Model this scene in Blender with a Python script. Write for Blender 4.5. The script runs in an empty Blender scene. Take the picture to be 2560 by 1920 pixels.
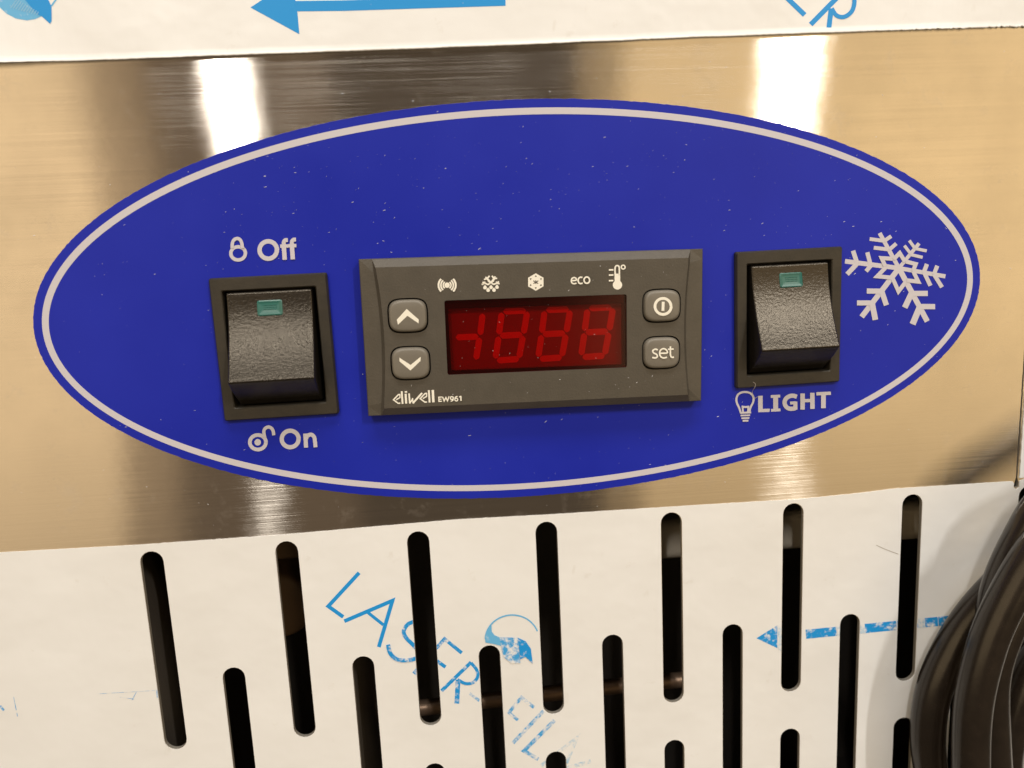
import bpy, bmesh, math, random
from mathutils import Vector, Matrix, noise as mnoise
random.seed(7)
scene = bpy.context.scene
COL = scene.collection

# ------------------------------------------------------------------ camera, world, lamps, exposure
# panel frame, in mm: x right, y up, h out of the panel towards the viewer. world = (x, -h, y) / 1000
def W3(x, y, h):
    return Vector((x / 1000.0, -h / 1000.0, y / 1000.0))
RM = ((0.995315583570808, -0.047516793819064096, 0.08419645720728781),
      (-0.06081363439219885, -0.9847227984320037, 0.16316467791852313),
      (0.07515710860001244, -0.1675206391863402, -0.9829996157036309))   # camera axes: right, down, forward
CAM = (-18.357577954661352, 17.192387115538835, 169.10468191546272)
FPX = 1923.0                                                                # focal length in photograph pixels
cd = bpy.data.cameras.new('camera')
cam = bpy.data.objects.new('camera', cd)
COL.objects.link(cam)
ax = [Vector((r[0], -r[2], r[1])) for r in RM]
m = Matrix.Identity(4)
for i in range(3):
    m[i][0] = ax[0][i]; m[i][1] = -ax[1][i]; m[i][2] = -ax[2][i]
m.translation = W3(*CAM)
cam.matrix_world = m
cd.sensor_fit = 'HORIZONTAL'; cd.sensor_width = 36.0; cd.lens = 36.0 * FPX / 2560.0
cd.clip_start = 0.005; cd.clip_end = 50.0
cd.dof.use_dof = True; cd.dof.focus_distance = 0.172; cd.dof.aperture_fstop = 16.0
scene.camera = cam

world = bpy.data.worlds.new('World'); scene.world = world; world.use_nodes = True
wb = world.node_tree.nodes['Background']
wb.inputs[0].default_value = (1.0, 0.74, 0.50, 1); wb.inputs[1].default_value = 0.10

def area(name, az, el, dist, sx, sy, watts, col):
    """rectangular lamp seen from the panel at azimuth az and elevation el (degrees), facing it"""
    l = bpy.data.lights.new(name, 'AREA'); l.shape = 'RECTANGLE'; l.size = sx; l.size_y = sy
    l.energy = watts; l.color = col
    o = bpy.data.objects.new(name, l); COL.objects.link(o)
    a, e = math.radians(az), math.radians(el)
    d = Vector((math.sin(a) * math.cos(e), -math.cos(a) * math.cos(e), math.sin(e)))
    o.location = d * dist
    o.rotation_euler = d.to_track_quat('Z', 'Y').to_euler()
    return o
WARM = (1.0, 0.935, 0.84)
area('shop_lamp', -18.0, 33, 2.2, 0.034, 0.32, 12.5, WARM)      # the two ceiling lamps behind the viewer
area('shop_lamp', 30.0, 33, 2.2, 0.036, 0.32, 16.5, WARM)
area('shop_lamp', 4.0, 66, 2.0, 1.6, 0.4, 29.0, WARM)          # lamp row overhead
def glow(a0, a1, radiance, col, dist=3.4, tall=2.6):
    """fill lamp added in place of a lit shop wall, between two azimuths"""
    w = 2 * dist * math.tan(math.radians(abs(a1 - a0) / 2))
    area('fill_glow', (a0 + a1) / 2, 4, dist, w, tall, radiance * math.pi * w * tall, col)
glow(-70, -24, 0.92, (1.0, 0.75, 0.43)); glow(-66, -20.5, 0.40, (1.0, 0.71, 0.40), 3.3); glow(-34, -8, 0.13, (1.0, 0.68, 0.42), 3.2)  # fill lamps added for warm steel reflections; overlaps soften their edges
glow(13.5, 64, 0.86, (1.0, 0.72, 0.37)); glow(10.5, 60, 0.52, (1.0, 0.70, 0.36), 3.3)

vs = scene.view_settings
vs.view_transform = 'Standard'; vs.look = 'None'; vs.exposure = -0.05; vs.gamma = 1.0; vs.use_curve_mapping = False

# ------------------------------------------------------------------ pixel -> panel plane
def U(px, py, h=0.0):
    """point of the plane at height h (mm) above the panel that the photograph shows at pixel px, py"""
    a, b = (px - 1280.0) / FPX, (py - 960.0) / FPX
    d = [RM[0][i] * a + RM[1][i] * b + RM[2][i] for i in range(3)]
    s = (h - CAM[2]) / d[2]
    return (CAM[0] + s * d[0], CAM[1] + s * d[1])
def zoom(ox, oy, s):
    return lambda p: (ox + p[0] / s, oy + p[1] / s)

# ------------------------------------------------------------------ materials
def mat(name, col, rough=0.5, metal=0.0, spec=0.5):
    mt = bpy.data.materials.new(name); mt.use_nodes = True
    b = mt.node_tree.nodes['Principled BSDF']
    b.inputs['Base Color'].default_value = (*col, 1); b.inputs['Roughness'].default_value = rough
    b.inputs['Metallic'].default_value = metal; b.inputs['Specular IOR Level'].default_value = spec
    return mt
def nd(mt, t, **kw):
    n = mt.node_tree.nodes.new(t)
    for k, v in kw.items():
        if k in n.inputs: n.inputs[k].default_value = v
        else: setattr(n, k, v)
    return n
def lk(mt, a, b): mt.node_tree.links.new(a, b)
def bsdf(mt): return mt.node_tree.nodes['Principled BSDF']
def coords(mt, scale=(1, 1, 1)):
    tc = nd(mt, 'ShaderNodeTexCoord'); mp = nd(mt, 'ShaderNodeMapping')
    mp.inputs['Scale'].default_value = scale
    lk(mt, tc.outputs['Object'], mp.inputs['Vector'])
    return mp.outputs['Vector']
def nz(mt, vec, scale, detail=3.0, rough=0.55):
    n = nd(mt, 'ShaderNodeTexNoise', Scale=scale, Detail=detail, Roughness=rough)
    lk(mt, vec, n.inputs['Vector']); return n.outputs['Fac']
def ramp(mt, fac, stops):
    r = nd(mt, 'ShaderNodeValToRGB'); el = r.color_ramp.elements
    while len(el) < len(stops): el.new(0.5)
    for e, (p, c) in zip(el, stops):
        e.position = p; e.color = (*c, 1) if len(c) == 3 else c
    lk(mt, fac, r.inputs['Fac']); return r.outputs['Color']
def rng(mt, fac, a, b, c, d):
    r = nd(mt, 'ShaderNodeMapRange'); r.inputs[1].default_value = a; r.inputs[2].default_value = b
    r.inputs[3].default_value = c; r.inputs[4].default_value = d
    lk(mt, fac, r.inputs[0]); return r.outputs[0]
def bump(mt, fac, strength, dist, prev=None):
    b = nd(mt, 'ShaderNodeBump', Strength=strength, Distance=dist)
    lk(mt, fac, b.inputs['Height'])
    if prev is not None: lk(mt, prev, b.inputs['Normal'])
    return b.outputs['Normal']
def mixc(mt, fac, a, b):
    n = nd(mt, 'ShaderNodeMix'); n.data_type = 'RGBA'
    if hasattr(fac, 'links'): lk(mt, fac, n.inputs[0])
    else: n.inputs[0].default_value = fac
    for sock, v in ((n.inputs[6], a), (n.inputs[7], b)):
        if hasattr(v, 'links'): lk(mt, v, sock)
        else: sock.default_value = (*v, 1)
    return n.outputs[2]

# brushed stainless steel, grain running left to right
STEEL = bpy.data.materials.new('brushed_steel'); STEEL.use_nodes = True
def build_steel(mt):
    nt = mt.node_tree; nt.nodes.remove(bsdf(mt)); out = nt.nodes['Material Output']
    g = nd(mt, 'ShaderNodeBsdfAnisotropic', distribution='BECKMANN')
    t = nd(mt, 'ShaderNodeCombineXYZ'); t.inputs[2].default_value = 1.0
    lk(mt, t.outputs[0], g.inputs['Tangent']); g.inputs['Anisotropy'].default_value = -0.825
    streak = nz(mt, coords(mt, (17, 400, 3600)), 1.0, 4.0, 0.6)
    fine = nz(mt, coords(mt, (70, 400, 5200)), 1.0, 3.0, 0.6)
    cloud = nz(mt, coords(mt, (1, 1, 1)), 34.0, 4.0, 0.6)
    cloud2 = nz(mt, coords(mt, (1, 1, 1)), 120.0, 6.0, 0.7)
    c1 = mixc(mt, rng(mt, streak, 0.3, 0.7, 0, 1), (0.61, 0.57, 0.52), (0.675, 0.635, 0.58))
    lk(mt, c1, g.inputs['Color'])
    r0 = rng(mt, streak, 0.30, 0.72, 0.170, 0.228)                      # single brush lines scatter more or less
    r1 = nd(mt, 'ShaderNodeMath', operation='ADD'); lk(mt, r0, r1.inputs[0]); lk(mt, rng(mt, cloud, 0.3, 0.7, -0.015, 0.03), r1.inputs[1])
    lk(mt, r1.outputs[0], g.inputs['Roughness'])
    n1 = bump(mt, fine, 0.07, 0.00004)
    n2 = bump(mt, cloud, 0.05, 0.0006, n1)
    lk(mt, n2, g.inputs['Normal'])
    df = nd(mt, 'ShaderNodeBsdfDiffuse'); df.inputs[0].default_value = (0.50, 0.46, 0.42, 1)   # dust and finger marks
    mx = nd(mt, 'ShaderNodeMixShader'); lk(mt, rng(mt, cloud2, 0.57, 0.78, 0.012, 0.20), mx.inputs[0])
    lk(mt, g.outputs[0], mx.inputs[1]); lk(mt, df.outputs[0], mx.inputs[2]); lk(mt, mx.outputs[0], out.inputs[0])
build_steel(STEEL)

CUT = mat('cut_steel_edge', (0.30, 0.28, 0.25), 0.5, 0.35)
FILM = mat('white_film', (0.79, 0.79, 0.785), 0.36, 0, 0.4)
def build_film(mt):
    b = bsdf(mt)
    a = nz(mt, coords(mt), 30.0, 4.0)
    g = nz(mt, coords(mt), 160.0, 5.0, 0.7)
    s = nz(mt, coords(mt, (1.0, 1, 0.35)), 230.0, 3.0, 0.6)
    c1 = mixc(mt, rng(mt, a, 0.35, 0.7, 0, 1), (0.775, 0.80, 0.835), (0.735, 0.755, 0.78))
    c2 = mixc(mt, rng(mt, g, 0.63, 0.78, 0, 0.35), c1, (0.56, 0.54, 0.51))
    c3 = mixc(mt, rng(mt, s, 0.70, 0.80, 0, 0.25), c2, (0.5, 0.47, 0.42))
    lk(mt, c3, b.inputs['Base Color'])
    n1 = bump(mt, a, 0.28, 0.003); n2 = bump(mt, g, 0.06, 0.0003, n1)
    lk(mt, n2, b.inputs['Normal'])
build_film(FILM)

def ink(name, col, lo, hi, scale):
    """blue film print; where the noise passes lo..hi the ink has worn away and the white film shows"""
    mt = mat(name, col, 0.45, 0, 0.35); b = bsdf(mt)
    g = nz(mt, coords(mt), scale, 5.0, 0.7)
    lk(mt, mixc(mt, rng(mt, g, lo, hi, 0, 1), col, (0.76, 0.78, 0.81)), b.inputs['Base Color'])
    return mt
INK = ink('blue_ink', (0.012, 0.285, 0.74), 0.70, 0.85, 900.0)
INK_L = ink('pale_blue_ink', (0.13, 0.44, 0.78), 0.60, 0.85, 900.0)
INK_W = ink('worn_blue_ink', (0.012, 0.285, 0.74), 0.52, 0.66, 620.0)
INK_F = ink('faded_blue_ink', (0.05, 0.34, 0.75), 0.42, 0.60, 560.0)
INK_G = ink('ghost_blue_ink', (0.25, 0.50, 0.76), 0.30, 0.56, 700.0)

BLUE = mat('blue_print', (0.018, 0.026, 0.27), 0.40, 0, 0.22)
def build_blue(mt):
    b = bsdf(mt)
    f = nz(mt, coords(mt), 3800.0, 2.0); a = nz(mt, coords(mt), 26.0, 3.0)
    lk(mt, mixc(mt, rng(mt, a, 0.3, 0.7, 0, 1), (0.008, 0.018, 0.36), (0.012, 0.024, 0.41)), b.inputs['Base Color'])
    lk(mt, rng(mt, a, 0.3, 0.7, 0.38, 0.48), b.inputs['Roughness'])
    lk(mt, bump(mt, f, 0.12, 0.00006), b.inputs['Normal'])
build_blue(BLUE)
PAPER = mat('sticker_core', (0.55, 0.53, 0.56), 0.7)
LINE = mat('pale_print', (0.555, 0.545, 0.615), 0.45, 0, 0.35)

def plastic(name, c0, c1, rough, grain_scale, grain, dist=0.00008, spec=0.5):
    mt = mat(name, c0, rough, 0, spec); b = bsdf(mt)
    g = nz(mt, coords(mt), grain_scale, 3.0, 0.6); a = nz(mt, coords(mt), 220.0, 4.0, 0.65)
    lk(mt, mixc(mt, rng(mt, a, 0.35, 0.75, 0, 1), c0, c1), b.inputs['Base Color'])
    lk(mt, bump(mt, g, grain, dist), b.inputs['Normal'])
    return mt
BEZEL = plastic('grey_plastic', (0.068, 0.061, 0.050), (0.082, 0.073, 0.060), 0.46, 2200.0, 0.40, 0.00012, 0.45)
KEY = plastic('key_plastic', (0.155, 0.143, 0.122), (0.168, 0.155, 0.133), 0.42, 2600.0, 0.10)
FRAME = plastic('frame_plastic', (0.020, 0.017, 0.012), (0.034, 0.028, 0.019), 0.55, 1500.0, 0.45)
ROCKER = plastic('rocker_plastic', (0.011, 0.0095, 0.008), (0.016, 0.014, 0.012), 0.27, 1750.0, 0.70, 0.00010)
bsdf(ROCKER).inputs['Specular Tint'].default_value = (1.0, 0.90, 0.76, 1)
BLACK = mat('black_plastic', (0.008, 0.006, 0.006), 0.45)
WHITE = mat('white_print', (0.82, 0.81, 0.74), 0.5, 0, 0.3)
LENS = mat('teal_lens', (0.020, 0.120, 0.105), 0.3, 0, 0.5)
bsdf(LENS).inputs['Transmission Weight'].default_value = 0.0
BACKING = mat('display_backing', (0.30, 0.24, 0.24), 0.8)
SEG = mat('display_segment', (0.85, 0.70, 0.66), 0.7)
PANE = bpy.data.materials.new('red_pane'); PANE.use_nodes = True
def build_pane(mt):
    nt = mt.node_tree; nt.nodes.remove(bsdf(mt)); out = nt.nodes['Material Output']
    tr = nd(mt, 'ShaderNodeBsdfTransparent'); tr.inputs[0].default_value = (0.88, 0.095, 0.10, 1)
    gl = nd(mt, 'ShaderNodeBsdfGlossy'); gl.inputs['Roughness'].default_value = 0.16
    fr = nd(mt, 'ShaderNodeFresnel'); fr.inputs[0].default_value = 1.45
    mx = nd(mt, 'ShaderNodeMixShader'); lk(mt, fr.outputs[0], mx.inputs[0])
    lk(mt, tr.outputs[0], mx.inputs[1]); lk(mt, gl.outputs[0], mx.inputs[2])
    lk(mt, mx.outputs[0], out.inputs[0])
build_pane(PANE)
CABLE = plastic('cable_sheath', (0.014, 0.0105, 0.008), (0.022, 0.0165, 0.0125), 0.25, 900.0, 0.16, 0.00008, 0.5)
DUST = mat('dust', (0.62, 0.62, 0.66), 0.8)
FIBRE = mat('fibre', (0.42, 0.38, 0.36), 0.8)
DARK = mat('dark_paint', (0.020, 0.017, 0.015), 0.5)
ZINC = mat('dull_zinc', (0.62, 0.57, 0.49), 0.5, 0.2)
PIPE = mat('black_sleeve', (0.05, 0.042, 0.035), 0.42)
BRASS = mat('brown_varnish', (0.22, 0.145, 0.09), 0.4)

# ------------------------------------------------------------------ object helpers
def tag(o, label, cat, group=None, kind=None):
    if label: o['label'] = label
    if cat: o['category'] = cat
    if group: o['group'] = group
    if kind: o['kind'] = kind
    return o
def root(name, x, y, h, label, cat, group=None):
    o = bpy.data.objects.new(name, None); COL.objects.link(o); o.empty_display_size = 0.01
    o.location = W3(x, y, h); return tag(o, label, cat, group)
def make(name, verts, faces, mats, parent=None, smooth=False, mi=None, origin=None, bevel=None):
    """verts in panel mm (x, y, h). a child keeps its thing's origin; a top-level mesh gets its own"""
    if parent is not None:
        p = parent; org = Vector((0, 0, 0))
        while p is not None: org += p.location; p = p.parent
    else:
        org = W3(*(origin or (sum(v[0] for v in verts) / len(verts), sum(v[1] for v in verts) / len(verts), 0)))
    me = bpy.data.meshes.new(name)
    me.from_pydata([W3(*v) - org for v in verts], [], faces); me.update()
    for mt in (mats if isinstance(mats, (list, tuple)) else [mats]): me.materials.append(mt)
    if mi is not None:
        for p_, k in zip(me.polygons, mi): p_.material_index = k
    if smooth:
        for p_ in me.polygons: p_.use_smooth = True
    o = bpy.data.objects.new(name, me); COL.objects.link(o)
    if parent is not None: o.parent = parent
    else: o.location = org
    if bevel:
        b = o.modifiers.new('bevel', 'BEVEL'); b.width = bevel / 1000.0; b.segments = 3; b.limit_method = 'ANGLE'
        b.angle_limit = math.radians(25); b.harden_normals = False
        for p_ in me.polygons: p_.use_smooth = True
        w = o.modifiers.new('wn', 'WEIGHTED_NORMAL'); w.keep_sharp = False
    return o
def fill(outline, holes=()):
    """triangles of a polygon with holes: (verts2d, faces)"""
    cu = bpy.data.curves.new('tmp', 'CURVE'); cu.dimensions = '2D'; cu.fill_mode = 'BOTH'
    for loop in [outline] + list(holes):
        sp = cu.splines.new('POLY'); sp.points.add(len(loop) - 1); sp.use_cyclic_u = True
        for q, (x, y) in zip(sp.points, loop): q.co = (x, y, 0, 1)
    o = bpy.data.objects.new('tmp', cu); COL.objects.link(o)
    bpy.context.view_layer.update()
    me = bpy.data.meshes.new_from_object(o.evaluated_get(bpy.context.evaluated_depsgraph_get()))
    v = [(p.co.x, p.co.y) for p in me.vertices]; f = [tuple(p.vertices) for p in me.polygons]
    bpy.data.objects.remove(o); bpy.data.curves.remove(cu); bpy.data.meshes.remove(me)
    out = []
    for t in f:
        a = sum(v[t[i]][0] * v[t[(i + 1) % len(t)]][1] - v[t[(i + 1) % len(t)]][0] * v[t[i]][1] for i in range(len(t)))
        out.append(t if a > 0 else tuple(reversed(t)))
    return v, out
def plate_geo(outline, holes, h0, h1):
    v2, f2 = fill(outline, holes); n = len(v2)
    V = [(x, y, h1) for x, y in v2] + [(x, y, h0) for x, y in v2]
    Fc = list(f2) + [tuple(i + n for i in reversed(t)) for t in f2]
    nf = len(Fc)
    for loop, s in [(outline, 1)] + [(q, -1) for q in holes]:
        a = sum(loop[i][0] * loop[(i + 1) % len(loop)][1] - loop[(i + 1) % len(loop)][0] * loop[i][1] for i in range(len(loop)))
        if a * s < 0: loop = list(reversed(loop))
        b = len(V); k = len(loop)
        V += [(x, y, h1) for x, y in loop] + [(x, y, h0) for x, y in loop]
        for i in range(k):
            j = (i + 1) % k; Fc.append((b + i, b + k + i, b + k + j, b + j))
    return V, Fc, nf
def plate(name, outline, holes, h0, h1, mats, parent=None, **kw):
    V, Fc, nf = plate_geo(outline, holes, h0, h1)
    mi = None
    if isinstance(mats, (list, tuple)): mi = [0] * (nf // 2) + [1] * (len(Fc) - nf // 2)
    return make(name, V, Fc, mats, parent, mi=mi, **kw)
def rrect(cx, cy, hw, hh, r, n=5, rot=0.0):
    pts = []
    for k, (sx, sy) in enumerate(((1, 1), (-1, 1), (-1, -1), (1, -1))):
        for i in range(n + 1):
            a = math.pi / 2 * (k + i / n)
            pts.append((sx * (hw - r) + r * math.cos(a), sy * (hh - r) + r * math.sin(a)))
    c, s = math.cos(rot), math.sin(rot)
    return [(cx + c * x - s * y, cy + s * x + c * y) for x, y in pts]

# --- flat prints: traced shapes laid on a plane of the panel
class Print:
    def __init__(self, h, z=lambda p: p):
        self.h = h; self.z = z; self.polys = []
    def poly(self, pts, m_=0): self.polys.append(([self.z(p) for p in pts], m_)); return self
    def stroke(self, pts, w, closed=False, m_=0, caps=0.0):
        P = [Vector(p) for p in pts]; n = len(P)
        if caps and not closed:
            P[0] = P[0] - (P[1] - P[0]).normalized() * caps; P[-1] = P[-1] + (P[-1] - P[-2]).normalized() * caps
        L, R_ = [], []
        for i in range(n):
            a = P[(i - 1) % n] if (closed or i > 0) else None
            b = P[(i + 1) % n] if (closed or i < n - 1) else None
            d0 = (P[i] - a).normalized() if a is not None else None
            d1 = (b - P[i]).normalized() if b is not None else None
            d0 = d0 or d1; d1 = d1 or d0
            n0 = Vector((-d0.y, d0.x)); n1 = Vector((-d1.y, d1.x)); mm = n0 + n1
            mm = mm.normalized() if mm.length > 1e-4 else n0
            k = w / 2 / max(0.35, mm.dot(n0))
            L.append(P[i] + mm * k); R_.append(P[i] - mm * k)
        for i in range(n if closed else n - 1):
            j = (i + 1) % n
            self.poly([tuple(L[i]), tuple(L[j]), tuple(R_[j]), tuple(R_[i])], m_)
        return self
    def ring(self, c, rx, ry, w, a0=0, a1=360, n=40, m_=0):
        full = abs(a1 - a0) >= 360
        k = n if full else n + 1
        pts = [(c[0] + rx * math.cos(math.radians(a0 + (a1 - a0) * i / n)), c[1] - ry * math.sin(math.radians(a0 + (a1 - a0) * i / n))) for i in range(k)]
        return self.stroke(pts, w, full, m_)
    def disc(self, c, rx, ry=None, n=28, m_=0):
        ry = ry or rx
        return self.poly([(c[0] + rx * math.cos(2 * math.pi * i / n), c[1] + ry * math.sin(2 * math.pi * i / n)) for i in range(n)], m_)
    def curve(self, pts, w, m_=0, n=6):
        return self.stroke(spline(pts, n), w, False, m_)
    def build(self, name, mats, parent, cut=()):
        V, Fc, mi = [], [], []
        for k, (px, m_) in enumerate(self.polys):
            pl = [U(x, y, self.h) for x, y in px]
            if area2(pl) < 0: pl.reverse()
            pieces = [pl]
            for c in cut:
                cx0 = min(p[0] for p in c); cx1 = max(p[0] for p in c); cy0 = min(p[1] for p in c); cy1 = max(p[1] for p in c)
                nxt = []
                for q in pieces:
                    if max(p[0] for p in q) < cx0 or min(p[0] for p in q) > cx1 or max(p[1] for p in q) < cy0 or min(p[1] for p in q) > cy1: nxt.append(q)
                    else: nxt += subtract(q, c)
                pieces = nxt
            hh = self.h + 0.0025 * k + (0.03 if m_ else 0)
            for q in pieces:
                if len(q) < 3 or abs(area2(q)) < 1e-4: continue
                b = len(V); V += [(x, y, hh) for x, y in q]; Fc.append(tuple(range(b, b + len(q)))); mi.append(m_)
        o = make(name, V, Fc, mats, parent, mi=mi)
        return o
def area2(q): return sum(q[i][0] * q[(i + 1) % len(q)][1] - q[(i + 1) % len(q)][0] * q[i][1] for i in range(len(q))) / 2
def clip(q, a, b, keep):
    f = lambda p: keep * ((b[0] - a[0]) * (p[1] - a[1]) - (b[1] - a[1]) * (p[0] - a[0]))
    out = []
    for i in range(len(q)):
        p, r = q[i], q[(i + 1) % len(q)]; fp, fr = f(p), f(r)
        if fp >= 0: out.append(p)
        if fp * fr < 0:
            t = fp / (fp - fr); out.append((p[0] + t * (r[0] - p[0]), p[1] + t * (r[1] - p[1])))
    return out
def subtract(q, c):
    """convex counter-clockwise polygon c cut out of q"""
    res = []
    for i in range(len(c)):
        a, b = c[i], c[(i + 1) % len(c)]
        o = clip(q, a, b, -1)
        if len(o) > 2: res.append(o)
        q = clip(q, a, b, 1)
        if len(q) < 3: break
    return res
def spline(pts, n=6, closed=False):
    P = [Vector(p) for p in pts]; N = len(P); out = []
    for i in range(N if closed else N - 1):
        p1, p2 = P[i], P[(i + 1) % N]
        p0 = P[(i - 1) % N] if (closed or i > 0) else p1 * 2 - p2
        p3 = P[(i + 2) % N] if (closed or i < N - 2) else p2 * 2 - p1
        for k in range(n):
            t = k / n
            out.append(tuple(0.5 * ((2 * p1) + (p2 - p0) * t + (2 * p0 - 5 * p1 + 4 * p2 - p3) * t * t + (3 * p1 - p0 - 3 * p2 + p3) * t ** 3)))
    if not closed: out.append(tuple(P[-1]))
    return out

# ------------------------------------------------------------------ the steel panel with its vent slots
SX0, SY0, PITCH, SLEN, SW = -87.833, -44.405, 29.571, 48.556, 4.9
ROW = [0.0, 29.425, 58.728, 88.1]
def slot(cx, top, w=SW, grow=0.0, n=9):
    r = w / 2 + grow; y1 = top - w / 2; y0 = top - SLEN + w / 2
    pts = [(cx + r * math.cos(math.pi * i / n), y1 + r * math.sin(math.pi * i / n)) for i in range(n + 1)]
    pts += [(cx + r * math.cos(math.pi + math.pi * i / n), y0 + r * math.sin(math.pi + math.pi * i / n)) for i in range(n + 1)]
    return pts
SLOTS = []
for j in range(4):
    for i in range(8 if j % 2 == 0 else 7):
        SLOTS.append((SX0 + (i + (0.5 if j % 2 else 0)) * PITCH, SY0 - ROW[j]))
PX0, PX1, PY0, PY1 = -190.0, 190.0, -190.0, 130.0
def rag(t, seed, amp):
    return amp * (mnoise.noise(Vector((t * 0.9, seed, 0))) + 0.6 * mnoise.noise(Vector((t * 2.7, seed, 3))))
SEAM = 115.85
seam_pts = [(SEAM - 0.17 + rag(y, 1.0, 0.12), y) for y in [PY1 - 3 - 0.9 * k for k in range(int((PY1 - 3 + 43.4) / 0.9))]]
seam_hole = seam_pts + [(115.35, -43.6), (115.3, -44.3), (115.75, -44.85), (116.4, -44.5), (116.45, -43.4)] + \
            [(x + 0.40 + abs(rag(y, 9.0, 0.10)), y) for x, y in reversed(seam_pts)]
OPEN = [rrect(-56.05, -0.33, 10.6, 13.4, 0.4, 3), rrect(57.65, -0.20, 10.6, 13.4, 0.4, 3), rrect(0, 0, 35.0, 14.5, 0.4, 3)]   # cut-outs behind the controls
panel_holes = [slot(*s) for s in SLOTS] + [seam_hole] + OPEN
panel = plate('steel_panel', [(PX0, PY0), (PX1, PY0), (PX1, PY1), (PX0, PY1)], panel_holes, -0.9, 0.0, [STEEL, CUT], origin=(0, -60, 0))
tag(panel, 'brushed stainless steel front panel with rows of upright vent slots', 'panel')

# ------------------------------------------------------------------ protective films
def lerp_edge(pts, x):
    for (x0, y0), (x1, y1) in zip(pts, pts[1:]):
        if x <= x1 or (x1, y1) == pts[-1]: return y0 + (y1 - y0) * (x - x0) / (x1 - x0)
top_edge = [(-190, 58.1), (-104.25, 58.87), (-71, 59.16), (-2, 59.71), (33.8, 60.21), (62.9, 60.44), (87, 60.57), (110.8, 60.64), (190, 60.9)]
def film_top():
    V, Fc = [], []; xs = [-190 + 0.4 * i for i in range(951)]
    prof = [(None, 0.14), (1.6, 0.14), (0.85, 0.20), (0.42, 0.36), (0.0, 0.66), (0.05, 0.52), (0.5, 0.20), (1.6, 0.02), (None, 0.02)]
    for x in xs:
        rough = 0.07 if x < 82 else 0.30
        y = lerp_edge(top_edge, x) + rag(x * 1.6, 5.0, rough) + 0.10 * mnoise.noise(Vector((x * 0.12, 2, 0)))
        lift = 1.0 + 0.8 * mnoise.noise(Vector((x * 0.05, 7, 0)))
        if x < -78: lift += min(2.2, (-78 - x) * 0.09)
        for d, h in prof:
            V.append((x, PY1 if d is None else y + d, h if h < 0.15 else 0.14 + (h - 0.14) * lift))
    n = len(prof)
    for i in range(len(xs) - 1):
        for k in range(n - 1):
            Fc.append((i * n + k, i * n + k + 1, (i + 1) * n + k + 1, (i + 1) * n + k))
    return make('protective_film', V, Fc, FILM, None, smooth=True, origin=(0, 60, 0))
ftop = tag(film_top(), 'white plastic film strip along the top, printed with a blue arrow', 'film', 'protective films on the steel panel')

low_edge = [(-190, -42.0), (-119.6, -42.05), (-90, -42.66), (-59.4, -42.77), (-40, -42.5), (-18.9, -42.24), (0.5, -42.68), (34.5, -43.04), (61.7, -43.45), (76, -43.1), (84.4, -42.63), (114.2, -42.95)]
lo = [(x, lerp_edge(low_edge, x) + rag(x, 11.0, 0.08)) for x in [-190 + 1.0 * i for i in range(305)]]
lo += [(114.9, -43.05), (115.2, -43.5), (115.15, -44.45), (115.8, -45.05), (116.6, -44.6), (116.6, -43.0), (118, -42.6), (190, -42.4), (190, PY0), (-190, PY0)]
flow = plate('protective_film', lo, [slot(cx, t, grow=0.10) for cx, t in SLOTS], 0.02, 0.16, FILM, origin=(0, -60, 0))
tag(flow, 'white plastic film over the vent slots, printed LASER FILM in worn blue', 'film', 'protective films on the steel panel')
ro = [(116.45 + abs(rag(y, 21.0, 0.30)), y) for y in [-42.2 + 0.8 * k for k in range(int((PY1 + 42.2) / 0.8))]] + [(190, PY1 - 72), (190, -42.0)]
ro = [p for p in ro if p[1] < 56] + [(190, 56), (190, -42.0)]
fside = plate('protective_film', ro, [], 0.02, 0.22, FILM, origin=(150, 0, 0))
tag(fside, 'narrow torn white film edge beside the cut at the right of the panel', 'film', 'protective films on the steel panel')

CUTS = [slot(cx, t, grow=0.14) for cx, t in SLOTS]
zt = zoom(0, 0, 2.572)
Print(0.17, zt).poly([(1610, 48), (1925, 220), (1912, 74), (1900, 5), (1880, -130)]).poly([(1911, 73), (2212, 70), (3251, 37), (3251, -32), (2212, 2), (1901, 6)]).build('printed_arrow', INK, ftop)
ze = zoom(0, 0, 6.38)
e_ = Print(0.17, ze).poly([(-60, 40), (0, 120), (100, 215), (250, 295), (430, 325), (560, 305), (665, 260), (600, 225), (400, 0), (200, -120), (-80, -120)], 0)
e_.poly([(400, 0), (600, 230), (665, 258), (800, 380), (826, 330), (822, 100), (770, -10), (620, -160), (300, -160)], 1).stroke([(820, 95), (895, -10), (930, -160)], 28, m_=0)
for k in range(11): e_.stroke([(170 + 42 * k, 128 + 11 * k), (275 + 34 * k, -20 + 21 * k)], 9, m_=2)
e_.build('printed_emblem', [INK_L, INK, mat('pale_ray', (0.33, 0.58, 0.80), 0.5)], ftop)
zl = zoom(1900, 0, 3.352)
Print(0.17, zl).stroke([(120, -120), (375, 125)], 42).build('printed_letter', INK, ftop)
r_ = Print(0.17, zl).stroke([(745, -120), (425, 205)], 42).stroke([(597, 70), (574, 262)], 42)
r_.curve([(600, 70), (640, 128), (700, 142), (760, 105), (788, 40), (790, -60)], 36); r_.build('printed_letter', INK, ftop)
Print(0.17, zl).poly([(692, 240), (722, 258), (676, 262)]).build('printed_letter', INK, ftop)

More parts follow.
